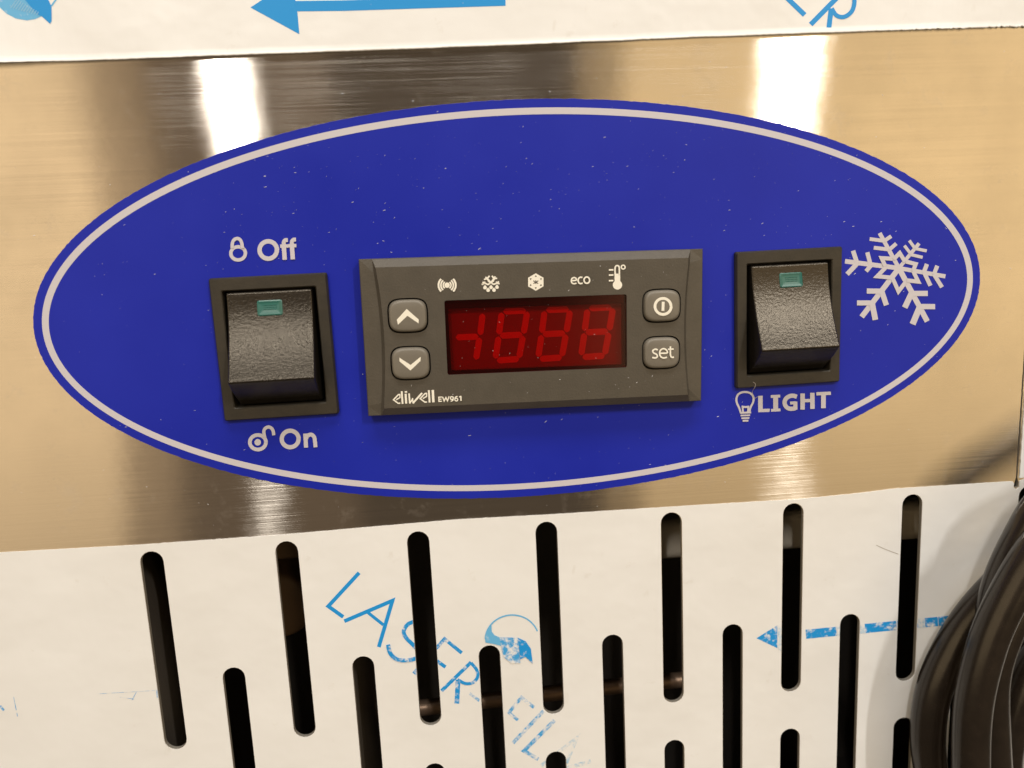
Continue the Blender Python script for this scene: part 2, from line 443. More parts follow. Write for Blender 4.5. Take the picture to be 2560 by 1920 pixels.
zf = zoom(780, 1400, 3.072)
def word(): return Print(0.19, zf)
word().stroke([(362, 98), (125, 355), (240, 437)], 29).build('printed_letter', INK, flow, CUTS)
word().stroke([(248, 470), (618, 312), (513, 668)], 29).stroke([(428, 402), (548, 498)], 24).build('printed_letter', INK, flow, CUTS)
word().curve([(790, 470), (735, 495), (705, 545), (722, 595), (790, 665), (825, 715), (800, 752), (735, 768), (655, 762), (602, 715), (584, 648)], 30).build('printed_letter', INK_W, flow, CUTS)
word().stroke([(1150, 714), (1018, 606), (790, 862), (900, 950)], 27).stroke([(905, 735), (1025, 822)], 27).build('printed_letter', INK_W, flow, CUTS)
w_ = word().stroke([(1222, 785), (995, 1005)], 27).stroke([(1122, 920), (1112, 1103)], 36)
w_.curve([(1222, 790), (1265, 845), (1272, 895), (1240, 938), (1180, 948), (1118, 918)], 24); w_.build('printed_letter', INK_W, flow, CUTS)
word().stroke([(1210, 1024), (1285, 1080)], 22).build('printed_letter', INK_F, flow, CUTS)
word().stroke([(1705, 1132), (1608, 1055), (1505, 1180)], 26).stroke([(1510, 1170), (1582, 1230)], 24).build('printed_letter', INK_F, flow, CUTS)
word().stroke([(1778, 1160), (1543, 1405)], 28).build('printed_letter', INK_F, flow, CUTS)
word().stroke([(1862, 1232), (1628, 1466), (1738, 1530)], 30).build('printed_letter', INK_F, flow, CUTS)
word().stroke([(1760, 1580), (2038, 1362), (1952, 1560)], 30).stroke([(1952, 1600), (2140, 1545)], 30).build('printed_letter', INK_G, flow, CUTS)
em = word().ring((1537, 612), 206, 190, 11, 20, 178, 36, m_=0)
em.poly([(1332, 632), (1328, 590), (1345, 545), (1378, 498), (1380, 548), (1402, 577), (1440, 592)], 0).poly([(1332, 632), (1440, 592), (1460, 660), (1400, 645)], 0)
em.poly([(1440, 592), (1580, 595), (1600, 790), (1530, 792), (1470, 742), (1455, 670)], 1).poly([(1580, 595), (1640, 622), (1680, 680), (1695, 795), (1640, 742), (1600, 760)], 2)
em.build('printed_emblem', [INK_L, INK_F, INK_W], flow, CUTS)
za = zoom(1860, 1160, 2.183)
aw = Print(0.19, za).poly([(68, 951), (182, 880), (182, 1005)], 0).poly([(186, 880), (205, 868), (205, 1020), (186, 1010)], 1)
for x0, x1, k in ((338, 505, 0), (509, 660, 1), (660, 832, 0), (838, 948, 0), (950, 968, 1), (972, 985, 1), (988, 1058, 0), (1061, 1400, 0)):
    yy = lambda x: 930 - (x - 330) * 0.0975
    aw.stroke([(x0, yy(x0)), (x1, yy(x1))], 50, m_=k)
aw.build('printed_arrow', [INK_W, INK_G], flow, CUTS)
Print(0.19, za).curve([(722, 443), (770, 465), (842, 492)], 3).build('scratch', mat('scratch', (0.33, 0.30, 0.27), 0.7), flow, CUTS)
zg = zoom(0, 1200, 2.304)
Print(0.19, zg).stroke([(78, 1248), (101, 1362)], 4).stroke([(901, 1207), (906, 1255)], 8).stroke([(0, 1300), (22, 1328)], 14).stroke([(20, 1285), (50, 1272)], 4).stroke([(760, 1268), (785, 1222)], 3)\
    .stroke([(690, 1250), (770, 1262)], 3).stroke([(560, 1232), (900, 1212)], 2).build('printed_arrow', INK_F, flow, CUTS)

# ------------------------------------------------------------------ the blue oval sticker
EC, EA, EB = (-0.9, 5.58), 104.4, 43.4
def ellipse(da, n, jitter=0.0):
    pts = []
    for i in range(n):
        t = 2 * math.pi * i / n
        nx, ny = math.cos(t) / EA, math.sin(t) / EB; l = math.hypot(nx, ny)
        j = jitter * (mnoise.noise(Vector((math.cos(t) * 60, math.sin(t) * 60, 4))) + 0.5 * mnoise.noise(Vector((math.cos(t) * 190, math.sin(t) * 190, 9))))
        pts.append((EC[0] + EA * math.cos(t) + nx / l * (j - da), EC[1] + EB * math.sin(t) + ny / l * (j - da)))
    return pts
stk = plate('oval_sticker', ellipse(0.0, 900, 0.10), OPEN, 0.02, 0.40, [BLUE, PAPER], origin=(EC[0], EC[1], 0))
tag(stk, 'large glossy blue oval label with thin white border on the steel panel', 'label')
n_ = 260
o1, o2 = ellipse(1.75, n_), ellipse(3.12, n_)
make('border_line', [(x, y, 0.43) for x, y in o1] + [(x, y, 0.43) for x, y in o2], [(i, (i + 1) % n_, n_ + (i + 1) % n_, n_ + i) for i in range(n_)], LINE, stk)
HS = 0.43
zo = zoom(560, 580, 11.06)
Print(HS, zo).ring((392, 590), 202, 182, 95).curve([(228, 450), (238, 300), (285, 215), (360, 180), (440, 205), (492, 295), (522, 450)], 92).build('printed_padlock', LINE, stk)
pr = Print(HS, zo).ring((1226, 497), 240, 240, 122, n=56)
for dx, dy in ((0, 0), (225, -12)):
    pr.stroke([(1654 + dx, 330 + dy), (1682 + dx, 768 + dy)], 122).stroke([(1556 + dx, 392 + dy), (1782 + dx, 386 + dy)], 92)
    pr.curve([(1654 + dx, 350 + dy), (1662 + dx, 270 + dy), (1700 + dx, 228 + dy), (1770 + dx, 222 + dy)], 108)
pr.build('printed_word', LINE, stk)
zn = zoom(600, 1050, 10.05)
Print(HS, zn).ring((450, 558), 202, 182, 92).disc((448, 557), 82).curve([(625, 440), (602, 300), (630, 215), (710, 172), (790, 200), (838, 275), (852, 378)], 82).build('printed_padlock', LINE, stk)
Print(HS, zn).ring((1262, 475), 212, 206, 106, n=50).stroke([(1642, 338), (1662, 690)], 104).curve([(1665, 470), (1695, 395), (1790, 362), (1865, 420), (1885, 520), (1902, 680)], 98).build('printed_word', LINE, stk)
zi = zoom(1820, 960, 7.9)
pl_ = Print(HS, zi).poly([(595, 235), (685, 230), (685, 492), (597, 558)]).poly([(685, 492), (825, 487), (820, 550), (597, 558)])
pl_.stroke([(845, 248), (1031, 238)], 56).stroke([(940, 245), (942, 510)], 96).stroke([(849, 520), (1035, 510)], 54)
pl_.curve([(1360, 252), (1290, 232), (1210, 242), (1140, 292), (1115, 365), (1140, 440), (1200, 482), (1280, 485), (1330, 472)], 84).stroke([(1326, 505), (1325, 345)], 80).stroke([(1220, 374), (1330, 368)], 58)
pl_.stroke([(1468, 185), (1468, 503)], 88).stroke([(1660, 172), (1662, 490)], 88).stroke([(1468, 328), (1660, 322)], 65)
pl_.stroke([(1740, 192), (2026, 180)], 65).stroke([(1880, 190), (1877, 475)], 92)
pl_.build('printed_word', LINE, stk)
bl = Print(HS, zi).curve([(255, 580), (220, 470), (175, 375), (165, 290), (195, 210), (260, 168), (340, 157), (420, 172), (480, 222), (502, 292), (485, 372), (440, 460), (415, 565)], 40)
bl.stroke([(235, 568), (450, 558)], 38).stroke([(278, 425), (292, 560)], 34).stroke([(398, 425), (386, 558)], 34).stroke([(278, 452), (396, 450)], 40)
bl.stroke([(243, 620), (430, 614)], 32).stroke([(258, 673), (416, 668)], 32).stroke([(283, 723), (396, 720)], 36)
bl.build('printed_bulb', LINE, stk)
zs = zoom(2100, 570, 6.382)
sf = Print(HS, zs); c_ = (940, 640)
for e, w in (((80, 530), 74), ((632, 80), 66), ((1262, 245), 58), ((1682, 772), 66), ((1392, 1490), 86), ((345, 1418), 84)):
    sf.stroke([c_, e], w)
for a, b, w in (((275, 570), (208, 362), 72), ((280, 560), (112, 738), 74), ((490, 600), (435, 388), 68), ((490, 600), (415, 690), 66),
                ((705, 205), (472, 175), 58), ((700, 210), (816, 130), 60), ((775, 342), (538, 314), 60), ((785, 345), (897, 248), 60),
                ((1195, 325), (1104, 200), 50), ((1200, 328), (1382, 365), 50), ((1130, 415), (1025, 280), 50), ((1130, 425), (1316, 468), 50),
                ((1335, 710), (1385, 575), 68), ((1335, 700), (1442, 920), 66), ((1495, 740), (1550, 602), 66), ((1495, 735), (1625, 945), 66),
                ((1130, 1045), (1398, 1043), 84), ((1145, 1030), (1030, 1270), 92), ((1250, 1252), (1515, 1254), 84), ((1280, 1235), (1155, 1535), 98),
                ((690, 1008), (425, 1005), 82), ((660, 1000), (738, 1232), 84), ((525, 1195), (268, 1195), 80), ((505, 1180), (562, 1465), 90)):
    sf.stroke([a, b], w)
for t, a, b in (((950, 400), (850, 500), (1035, 540)), ((1205, 575), (1050, 535), (1160, 690)), ((1245, 855), (1165, 690), (1060, 835)),
                ((930, 1010), (840, 810), (1045, 860)), ((590, 770), (735, 620), (800, 790)), ((660, 480), (720, 610), (830, 490))):
    sf.stroke([a, t, b], 64)
sf.build('printed_snowflake', LINE, stk)

# ------------------------------------------------------------------ rocker switches
def rocker_switch(cx, cy, rot, hb, label, lens_label=None):
    r = root('rocker_switch', cx, cy, 0.4, label, 'switch', 'rocker switches on the blue label')
    c, s = math.cos(rot), math.sin(rot)
    def T(pts): return [(cx + c * x - s * y, cy + s * x + c * y, h) for x, y, h in pts]
    # frame: outer and inner rounded rectangles lofted
    loops = [(12.25, 15.35, 0.5, 0.4), (12.25, 15.35, 0.5, 1.35), (11.95, 15.05, 0.4, 1.85), (9.95, 12.75, 0.35, 1.85), (9.75, 12.55, 0.35, 1.65), (9.75, 12.55, 0.35, -4.0)]
    V, Fc = [], []; k = None
    for hw, hh, rad, h in loops:
        q = rrect(0, 0, hw, hh, rad, 3); k = len(q); V += [(x, y, h) for x, y in q]
    for a in range(len(loops) - 1):
        for i in range(k):
            j = (i + 1) % k; Fc.append((a * k + i, a * k + j, (a + 1) * k + j, (a + 1) * k + i))
    Fc.append(tuple(range((len(loops) - 1) * k, len(loops) * k)))
    make('frame', T(V), Fc, FRAME, r)
    # rocker: side profile swept across, end out at the bottom
    prof = []
    n = 14
    for i in range(n + 1):
        t = i / n; y = 11.95 - 18.1 * t
        prof.append((y, 2.0 + (hb - 2.0) * (0.10 * t + 0.90 * t ** 1.7)))
    wall = [(-6.6, hb - 0.5), (-8.6, hb - 2.7), (-10.6, hb - 5.4), (-12.2, 0.2), (-12.2, -3.6), (12.05, -3.6), (12.1, 1.6)]
    full = prof + wall; m_ = len(full)
    V = [(-8.85, y, h) for y, h in full] + [(8.85, y, h) for y, h in full]
    Fc = [(i, (i + 1) % m_, m_ + (i + 1) % m_, m_ + i) for i in range(m_)] + [tuple(range(m_ - 1, -1, -1)), tuple(range(m_, 2 * m_))]
    rk = make('rocker', T(V), Fc, ROCKER, r, bevel=0.32)
    # pilot lamp lens set into the upper half of the rocker
    def face_h(y):
        t = (11.95 - y) / 18.1; return 2.0 + (hb - 2.0) * (0.10 * t + 0.90 * t ** 1.7)
    V, Fc = [], []
    rings = [(2.62, 1.60, -0.4, 0.42), (2.62, 1.60, 0.10, 0.42), (2.40, 1.38, 0.22, 0.34), (1.95, 0.95, 0.12, 0.25), (1.4, 0.5, 0.10, 0.2)]
    for hw, hh, dh, rad in rings:
        q = rrect(0, 8.6, hw, hh, rad, 3); k = len(q); V += [(x, y, face_h(y) + dh) for x, y in q]
    for a in range(len(rings) - 1):
        for i in range(k):
            j = (i + 1) % k; Fc.append((a * k + i, a * k + j, (a + 1) * k + j, (a + 1) * k + i))
    Fc.append(tuple(range((len(rings) - 1) * k, len(rings) * k)))
    make('pilot_lens', T(V), Fc, LENS, rk)
    V, Fc = [], []
    for j in range(3):
        for i in range(9):
            x = -1.25 + i * 0.31; y = 9.05 - j * 0.42; b = len(V)
            V += [(x, y, face_h(y) + 0.13), (x + 0.17, y, face_h(y) + 0.13), (x + 0.17, y + 0.16, face_h(y) + 0.13), (x, y + 0.16, face_h(y) + 0.13), (x + 0.085, y + 0.08, face_h(y) + 0.24)]
            Fc += [(b, b + 1, b + 4), (b + 1, b + 2, b + 4), (b + 2, b + 3, b + 4), (b + 3, b, b + 4)]
    make('lens_ribs', T(V), Fc, LENS, rk)
    return r
rocker_switch(-56.05, -0.33, 0.002, 8.0, 'black rocker switch between the words Off and On')
rocker_switch(57.65, -0.20, 0.004, 8.0, 'black rocker switch above the word LIGHT, beside the snowflake')

# ------------------------------------------------------------------ temperature controller
ctl = root('temperature_controller', 0, 0, 0.4, 'grey digital temperature controller with red display and four keys', 'controller')
CR = -0.0178; cc, cs = math.cos(CR), math.sin(CR)
def K(x, y): return (cc * x - cs * y, cs * x + cc * y)
def Kinv(x, y): return (cc * x + cs * y, -cs * x + cc * y)
HF = 5.0
def bez_loops():
    O, I, E_ = [], [], []
    n = 24; m_ = 16
    def ear(y): return 33.45 - 1.0 * (1 - (y / 15.0) ** 2)
    for i in range(n): # top, right to left
        x = 1 - 2 * i / n; O.append((x * 37, 16.84)); I.append((x * 33.3, 15.0)); E_.append((x * 34.2, 16.70))
    for i in range(m_):
        t = 1 - 2 * i / m_; O.append((-37, 16.84 * t)); I.append((-ear(15.0 * t), 15.0 * t)); E_.append((-ear(15.0 * t) - 0.75, 16.70 * t if abs(t) > .99 else 15.9 * t))
    for i in range(n):
        x = -1 + 2 * i / n; O.append((x * 37, -16.84)); I.append((x * 33.3, -15.0)); E_.append((x * 34.2, -16.70))
    for i in range(m_):
        t = -1 + 2 * i / m_; O.append((37, 16.84 * t)); I.append((ear(15.0 * t), 15.0 * t)); E_.append((ear(15.0 * t) + 0.75, 16.70 * t if abs(t) > .99 else 15.9 * t))
    return O, E_, I
def bezel_geo():
    O, E_, I = bez_loops(); N = len(O); V, Fc = [], []
    for loop, h in ((O, 0.4), (O, 3.35), ([(x * 0.9955, y * 0.991) for x, y in O], 3.6)):
        V += [(*K(x, y), h) for x, y in loop]
    for (x, y) in E_:
        V.append((*K(x, y), 3.65 if abs(y) > 16.2 else 4.0))
    V += [(*K(x, y), HF) for x, y in I]
    for a in range(4):
        for i in range(N):
            j = (i + 1) % N; Fc.append((a * N + i, a * N + j, (a + 1) * N + j, (a + 1) * N + i))
    return V, Fc, [(x, y) for x, y in I]
zc1, zc2, zd = zoom(960, 720, 6.914), zoom(1590, 700, 6.914), zoom(1100, 730, 4.608)
KEYS = []
for z, p, rot_ in ((zc1, (410, 482), 0), (zc1, (458, 1306), 0), (zc2, (457, 448), 0), (zc2, (450, 1262), 0)):
    KEYS.append(U(*z(p), 5.7))
def squircle(c, hw, hh, n=44, e=3.6):
    out = []
    for i in range(n):
        a = 2 * math.pi * i / n; ca, sa = math.cos(a), math.sin(a)
        x = math.copysign(abs(ca) ** (2 / e), ca) * hw; y = math.copysign(abs(sa) ** (2 / e), sa) * hh
        X, Y = K(x, y); out.append((c[0] + X, c[1] + Y))
    return out
win = [U(*zd(p), HF) for p in ((52, 98), (2148, 26), (2158, 872), (84, 958))]
wk = [Kinv(*p) for p in win]
wx0 = (wk[0][0] + wk[3][0]) / 2; wx1 = (wk[1][0] + wk[2][0]) / 2; wy1 = (wk[0][1] + wk[1][1]) / 2; wy0 = (wk[2][1] + wk[3][1]) / 2
wc = K((wx0 + wx1) / 2, (wy0 + wy1) / 2); whw, whh = (wx1 - wx0) / 2, (wy1 - wy0) / 2
V, Fc, I_ = bezel_geo()
holes = [squircle(c, 4.28, 3.72) for c in KEYS] + [rrect(*wc, whw, whh, 0.45, 4, CR)]
V2, F2, _ = plate_geo([K(x, y) for x, y in I_], holes, 1.2, HF)
b0 = len(V); V += V2; Fc += [tuple(i + b0 for i in f) for f in F2]
make('housing', V, Fc, BEZEL, ctl)
syms = [lambda q: q.poly([(392, 362), (600, 545), (598, 612), (405, 480)]).poly([(392, 362), (405, 480), (240, 635), (222, 548)]),
        lambda q: q.poly([(267, 1205), (460, 1330), (457, 1425), (268, 1268)]).poly([(460, 1330), (635, 1188), (630, 1262), (457, 1425)]),
        lambda q: q.ring((466, 456), 139, 138, 48, n=48).stroke([(468, 375), (462, 533)], 50),
        lambda q: q.curve([(378, 1208), (330, 1196), (290, 1222), (305, 1260), (352, 1285), (368, 1318), (338, 1345), (278, 1338)], 27)
                   .curve([(412, 1266), (534, 1258), (522, 1208), (470, 1185), (418, 1215), (405, 1275), (430, 1328), (480, 1345), (530, 1332)], 27)
                   .curve([(590, 1145), (588, 1240), (594, 1310), (620, 1334), (650, 1330)], 28).stroke([(545, 1194), (646, 1190)], 25)]
kl = ('key with white up chevron', 'key with white down chevron', 'key with white power symbol', 'key reading set')
for i, c in enumerate(KEYS):
    rings = [(1.0, 1.0, 1.4), (1.0, 1.0, 5.05), (0.985, 0.985, 5.4), (0.955, 0.95, 5.68), (0.90, 0.885, 5.86), (0.82, 0.80, 5.93), (0.5, 0.5, 5.99)]
    V, Fc = [], []; k = 44
    for sx, sy, h in rings:
        V += [(x, y, h) for x, y in squircle(c, 4.0 * sx, 3.42 * sy)]
    for a in range(len(rings) - 1):
        for j in range(k): Fc.append((a * k + j, a * k + (j + 1) % k, (a + 1) * k + (j + 1) % k, (a + 1) * k + j))
    V.append((c[0], c[1], 6.0)); 
    for j in range(k): Fc.append(((len(rings) - 1) * k + j, (len(rings) - 1) * k + (j + 1) % k, len(V) - 1))
    kb = make('key', V, Fc, KEY, ctl, smooth=True); kb['label'] = kl[i]
    syms[i](Print(6.03, zc1 if i < 2 else zc2)).build('printed_symbol', WHITE, kb)
    plate('key_well', squircle(c, 4.6, 4.0), [], 0.9, 1.15, BLACK, ctl)
# display: dark surround, red pane, module with slanted segments
sur = rrect(*wc, whw + 0.6, whh + 0.6, 0.4, 3, CR)
red = [U(*zd(p), 3.0) for p in ((92, 192), (2092, 128), (2096, 835), (132, 905))]
plate('display_surround', sur, [list(reversed(red))], 2.5, 3.6, BLACK, ctl)
plate('display_pane', rrect(*wc, whw + 0.15, whh + 0.15, 0.3, 3, CR), [], 4.05, 4.45, PANE, ctl)
dm = plate('display_module', sur, [], 1.3, 1.9, BACKING, ctl)
def seg(a, b, w):
    a, b = Vector(a), Vector(b); d = (b - a).normalized(); n = Vector((-d.y, d.x))
    c = 0.42 * w; e = w / 2
    L = [a, a + d * c * .55 + n * e * .72, a + d * c * 1.1 + n * e, b - d * c * 1.1 + n * e, b - d * c * .55 + n * e * .72, b, b - d * c * .55 - n * e * .72, b - d * c * 1.1 - n * e, a + d * c * 1.1 - n * e, a + d * c * .55 - n * e * .72]
    pts = [U(*zd(tuple(p)), 2.1) for p in L]
    if area2(pts) < 0: pts.reverse()
    plate('segment', pts, [], 1.85, 2.1, SEG, dm)
SG = [((728, 226), (992, 216)), ((688, 505), (952, 492)), ((652, 790), (912, 772)), ((712, 236), (678, 492)), ((1006, 226), (962, 484)), ((676, 512), (638, 770)), ((958, 504), (910, 762))]
for dx, dy in ((0, 0), (494, -17), (988, -38)):
    for a, b in SG: seg((a[0] + dx, a[1] + dy), (b[0] + dx, b[1] + dy), 72)
for a, b in (((180, 524), (445, 514)), ((492, 248), (462, 500)), ((456, 524), (414, 782))): seg(a, b, 72)
# printed icons and lettering on the housing
HI = 5.03
z1 = zoom(1090, 660, 11.06)
ic = Print(HI, z1).disc((308, 585), 74)
for r_k, w, a in ((108, 40, 52), (172, 44, 50), (238, 52, 46)):
    ic.ring((308, 585), r_k, r_k, w, -a, a, 12).ring((308, 585), r_k, r_k, w, 180 - a, 180 + a, 12)
ic.build('alarm_icon', WHITE, ctl)
ic = Print(HI, z1).curve([(1262, 568), (1350, 535), (1440, 565), (1515, 515), (1590, 560), (1670, 535), (1758, 545)], 42)
for a, b, w in (((1515, 530), (1400, 385), 58), ((1515, 530), (1628, 380), 58), ((1410, 410), (1325, 425), 40), ((1410, 400), (1480, 330), 44), ((1390, 395), (1372, 352), 40),
                ((1600, 400), (1545, 325), 44), ((1610, 400), (1690, 395), 40), ((1620, 395), (1632, 340), 42), ((1320, 545), (1295, 490), 44), ((1330, 520), (1360, 490), 36),
                ((1690, 540), (1735, 478), 44), ((1680, 520), (1665, 485), 36), ((1430, 480), (1470, 470), 40), ((1600, 480), (1560, 465), 40)): ic.stroke([a, b], w)
for x, y in ((1355, 652), (1520, 646), (1686, 640), (1440, 724), (1602, 720)):
    ic.disc((x, y), 50, 50).poly([(x - 40, y - 25), (x, y - 78), (x + 40, y - 25)])
ic.build('defrost_icon', WHITE, ctl)
z2 = zoom(1300, 650, 7.9)
ic = Print(HI, z2).poly([(312 + 175 * math.sin(math.pi / 3 * i), 435 - 172 * math.cos(math.pi / 3 * i)) for i in range(6)])
for k in range(6):
    a = math.pi / 3 * k; x, y = 312 + 118 * math.sin(a), 435 - 118 * math.cos(a); s_ = -1 if k % 2 == 0 else 1
    if k == 3: s_ = 1
    ic.poly([(x - 20, y - 14 * s_), (x + 20, y - 14 * s_), (x, y + 22 * s_)], 1)
ic.stroke([(262, 408), (360, 464)], 16, m_=1).stroke([(362, 408), (264, 464)], 16, m_=1).stroke([(312, 395), (312, 472)], 13, m_=1)
ic.build('freeze_icon', [WHITE, BEZEL], ctl)
ic = Print(HI, z2).curve([(1015, 408), (1110, 398), (1100, 360), (1065, 346), (1025, 368), (1012, 415), (1032, 458), (1075, 468), (1115, 455)], 28)
ic.curve([(1232, 345), (1190, 340), (1155, 365), (1146, 405), (1160, 448), (1195, 465), (1235, 455)], 30).ring((1316, 397), 55, 62, 30, n=24)
ic.build('eco_icon', WHITE, ctl)
ic = Print(HI, z2).disc((1925, 492), 92).stroke([(1922, 270), (1924, 430)], 112).curve([(1880, 285), (1876, 170), (1890, 125), (1918, 110), (1948, 125), (1960, 170), (1960, 285)], 30).ring((2035, 140), 38, 38, 26, n=22)
for y in (196, 298, 408): ic.stroke([(1752, y), (1842, y - 3)], 30)
ic.build('thermometer_icon', WHITE, ctl)
z3 = zoom(940, 930, 7.373)
lg = Print(HI, z3)
for dx, dy in ((0, 0), (492, -22)):
    lg.stroke([(x + dx, y + dy) for x, y in ((445, 414), (412, 418), (322, 512), (408, 576), (448, 575))], 24).stroke([(x + dx, y + dy) for x, y in ((440, 408), (442, 470), (372, 512))], 21)
lg.stroke([(474, 355), (490, 586)], 34).stroke([(546, 400), (556, 582)], 38).stroke([(530, 368), (574, 364)], 30)
lg.stroke([(610, 395), (624, 580)], 30).stroke([(622, 578), (680, 490)], 24).stroke([(672, 480), (684, 578)], 22).stroke([(680, 574), (850, 386)], 34)
lg.stroke([(974, 335), (988, 562)], 34).stroke([(1046, 330), (1058, 557)], 44)
lg.build('printed_logo', WHITE, ctl)
nm = Print(HI, z3).stroke([(1212, 462), (1157, 464), (1160, 542), (1215, 539)], 20).stroke([(1160, 503), (1206, 500)], 18)
nm.stroke([(1226, 455), (1256, 535), (1288, 470), (1318, 532), (1346, 448)], 20).ring((1398, 480), 27, 27, 20, n=18).curve([(1425, 480), (1416, 520), (1378, 540)], 20)
nm.ring((1480, 506), 27, 26, 20, n=18).curve([(1453, 506), (1462, 465), (1502, 445)], 20).stroke([(1562, 436), (1567, 530)], 24).stroke([(1532, 462), (1562, 442)], 18)
nm.build('printed_model_code', WHITE, ctl)

# ------------------------------------------------------------------ coiled power cable
def tube(path, rad, n=20, closed=True):
    N = len(path); V, Fc = [], []
    for i in range(N):
        a = Vector(path[(i - 1) % N]); b = Vector(path[(i + 1) % N]); t = (b - a).normalized()
        u = t.cross(Vector((0, 0, 1))).normalized(); w = t.cross(u).normalized()
        for k in range(n):
            q = 2 * math.pi * k / n; V.append(tuple(Vector(path[i]) + (u * math.cos(q) + w * math.sin(q)) * rad))
    for i in range(N if closed else N - 1):
        for k in range(n):
            j = (i + 1) % N; Fc.append((i * n + k, i * n + (k + 1) % n, j * n + (k + 1) % n, j * n + k))
    return V, Fc
cable = root('power_cable', 150, -110, 6, 'thick black power cable hanging in a coil at the right edge', 'cable')
RC = 4.0
CC = (160.0, -110.0)
def even(pts, step=2.0, it=9):
    """closed path resampled to even steps and relaxed"""
    P = [Vector(p) for p in spline(pts, 10, True)]; N = len(P); out = []; acc = 0.0
    for i in range(N):
        a, b = P[i], P[(i + 1) % N]; l = (b - a).length
        while acc < l: out.append(a.lerp(b, acc / l)); acc += step
        acc -= l
    for _ in range(it):
        n = len(out); out = [out[i] * 0.5 + (out[i - 1] + out[(i + 1) % n]) * 0.25 for i in range(n)]
    return [tuple(p) for p in out]
def strand(edge, side, hs):
    """edge: silhouette seen in the photograph; the core lies one radius to its side"""
    n = len(edge); P = [Vector((*U(*p, h), h)) for p, h in zip(edge, hs)]; out = []
    for i in range(n):
        t = (P[min(i + 1, n - 1)] - P[max(i - 1, 0)]); t.z = 0; t.normalize()
        nrm = Vector((-t.y, t.x, 0)) * side
        out.append(tuple(P[i] + nrm * RC * 1.03))
    # the part of the winding outside the picture: an arc back round the coil
    a0 = math.atan2(out[-1][1] - CC[1], out[-1][0] - CC[0]); a1 = math.atan2(out[0][1] - CC[1], out[0][0] - CC[0])
    if a0 > 0: a0 -= 2 * math.pi
    r0 = math.hypot(out[-1][0] - CC[0], out[-1][1] - CC[1]); r1 = math.hypot(out[0][0] - CC[0], out[0][1] - CC[1])
    while a1 < a0: a1 += 2 * math.pi
    arc = []
    for k in range(1, 10):
        t = k / 10; a = a0 + (a1 - a0) * t; r = r0 + (r1 - r0) * t + 4 * math.sin(math.pi * t)
        arc.append((CC[0] + r * math.cos(a), CC[1] + r * math.sin(a), max(4.6, out[-1][2] + (out[0][2] - out[-1][2]) * t)))
    path = even(out + arc)
    V, Fc = tube(path, RC)
    make('loop', V, Fc, CABLE, cable, smooth=True)
def hl(n, a, b): return [a + (b - a) * i / (n - 1) for i in range(n)]
ea = [(2600, 1335), (2530, 1385), (2467, 1440), (2423, 1488), (2388, 1532), (2362, 1570), (2324, 1640), (2298, 1707), (2283, 1770), (2278, 1834), (2279, 1876), (2285, 1920)]
strand(ea, 1, hl(12, 9.0, 5.5))
eb = [(2600, 1215), (2546, 1290), (2504, 1355), (2483, 1401), (2468, 1439), (2459, 1463), (2449, 1501), (2441, 1558), (2435, 1620), (2428, 1700), (2424, 1800), (2424, 1920)]
strand(eb, 1, hl(12, 15.0, 11.0))
eu = [(2620, 1285), (2560, 1347), (2514, 1410), (2489, 1463), (2461, 1515), (2440, 1558), (2428, 1591), (2409, 1665), (2398, 1707), (2389, 1760), (2385, 1823), (2385, 1920)]
strand(eu, 1, hl(12, 20.0, 18.5))
ev = [(2600, 1500), (2560, 1572), (2540, 1612), (2524, 1650), (2519, 1676), (2516, 1718), (2518, 1781), (2522, 1865), (2526, 1930)]
strand(ev, -1, hl(9, 13.0, 13.0))
ey = [(2640, 1640), (2592, 1740), (2562, 1819), (2553, 1876), (2549, 1920)]
strand(ey, -1, hl(5, 7.0, 5.0))

# ------------------------------------------------------------------ dust, a fibre, and what shows behind the slots
V, Fc = [], []
rnd = random.Random(3)
cnt = 0
while cnt < 560:
    x, y = rnd.uniform(-104, 103), rnd.uniform(-38, 49)
    if ((x - EC[0]) / (EA - 1)) ** 2 + ((y - EC[1]) / (EB - 1)) ** 2 > 1: continue
    if abs(x) < 38 and abs(y) < 18 or abs(y) < 16 and (abs(x + 56) < 13 or abs(x - 57.6) < 13): continue
    if rnd.random() > (1.0 if y > 16 else 0.33) * (1 if abs(x) < 75 else .5): continue
    s = 0.03 + 0.10 * rnd.random() ** 5; a = rnd.gauss(0.25, 0.35); l = s * rnd.uniform(1, 3.0); b = len(V); cnt += 1
    ca, sa = math.cos(a), math.sin(a); zz = 0.405
    for u, v, h in ((-l, -s * .5, 0), (l, -s * .4, 0), (l * .8, s * .5, 0), (-l * .7, s * .4, 0), (0, 0, 0.10)):
        V.append((x + ca * u - sa * v, y + sa * u + ca * v, zz + h))
    Fc += [(b, b + 1, b + 4), (b + 1, b + 2, b + 4), (b + 2, b + 3, b + 4), (b + 3, b, b + 4)]
for k in range(60):                                                   # on the controller and its display window
    if k < 26: x, y, zz = wc[0] + rnd.uniform(-1, 1) * (whw - 1), wc[1] + rnd.uniform(-1, 1) * (whh - 1), 4.455
    else:
        x, y, zz = rnd.uniform(-31, 31), rnd.choice((rnd.uniform(-14, -9.5), rnd.uniform(8.5, 14))), HF + 0.005
    s = 0.04 + 0.10 * rnd.random() ** 3; l = s * rnd.uniform(0.8, 2.2); b = len(V); a = rnd.uniform(0, 3); ca, sa = math.cos(a), math.sin(a)
    for u, v, h in ((-l, -s * .5, 0), (l, -s * .4, 0), (l * .8, s * .5, 0), (-l * .7, s * .4, 0), (0, 0, 0.06)):
        V.append((x + ca * u - sa * v, y + sa * u + ca * v, zz + h))
    Fc += [(b, b + 1, b + 4), (b + 1, b + 2, b + 4), (b + 2, b + 3, b + 4), (b + 3, b, b + 4)]
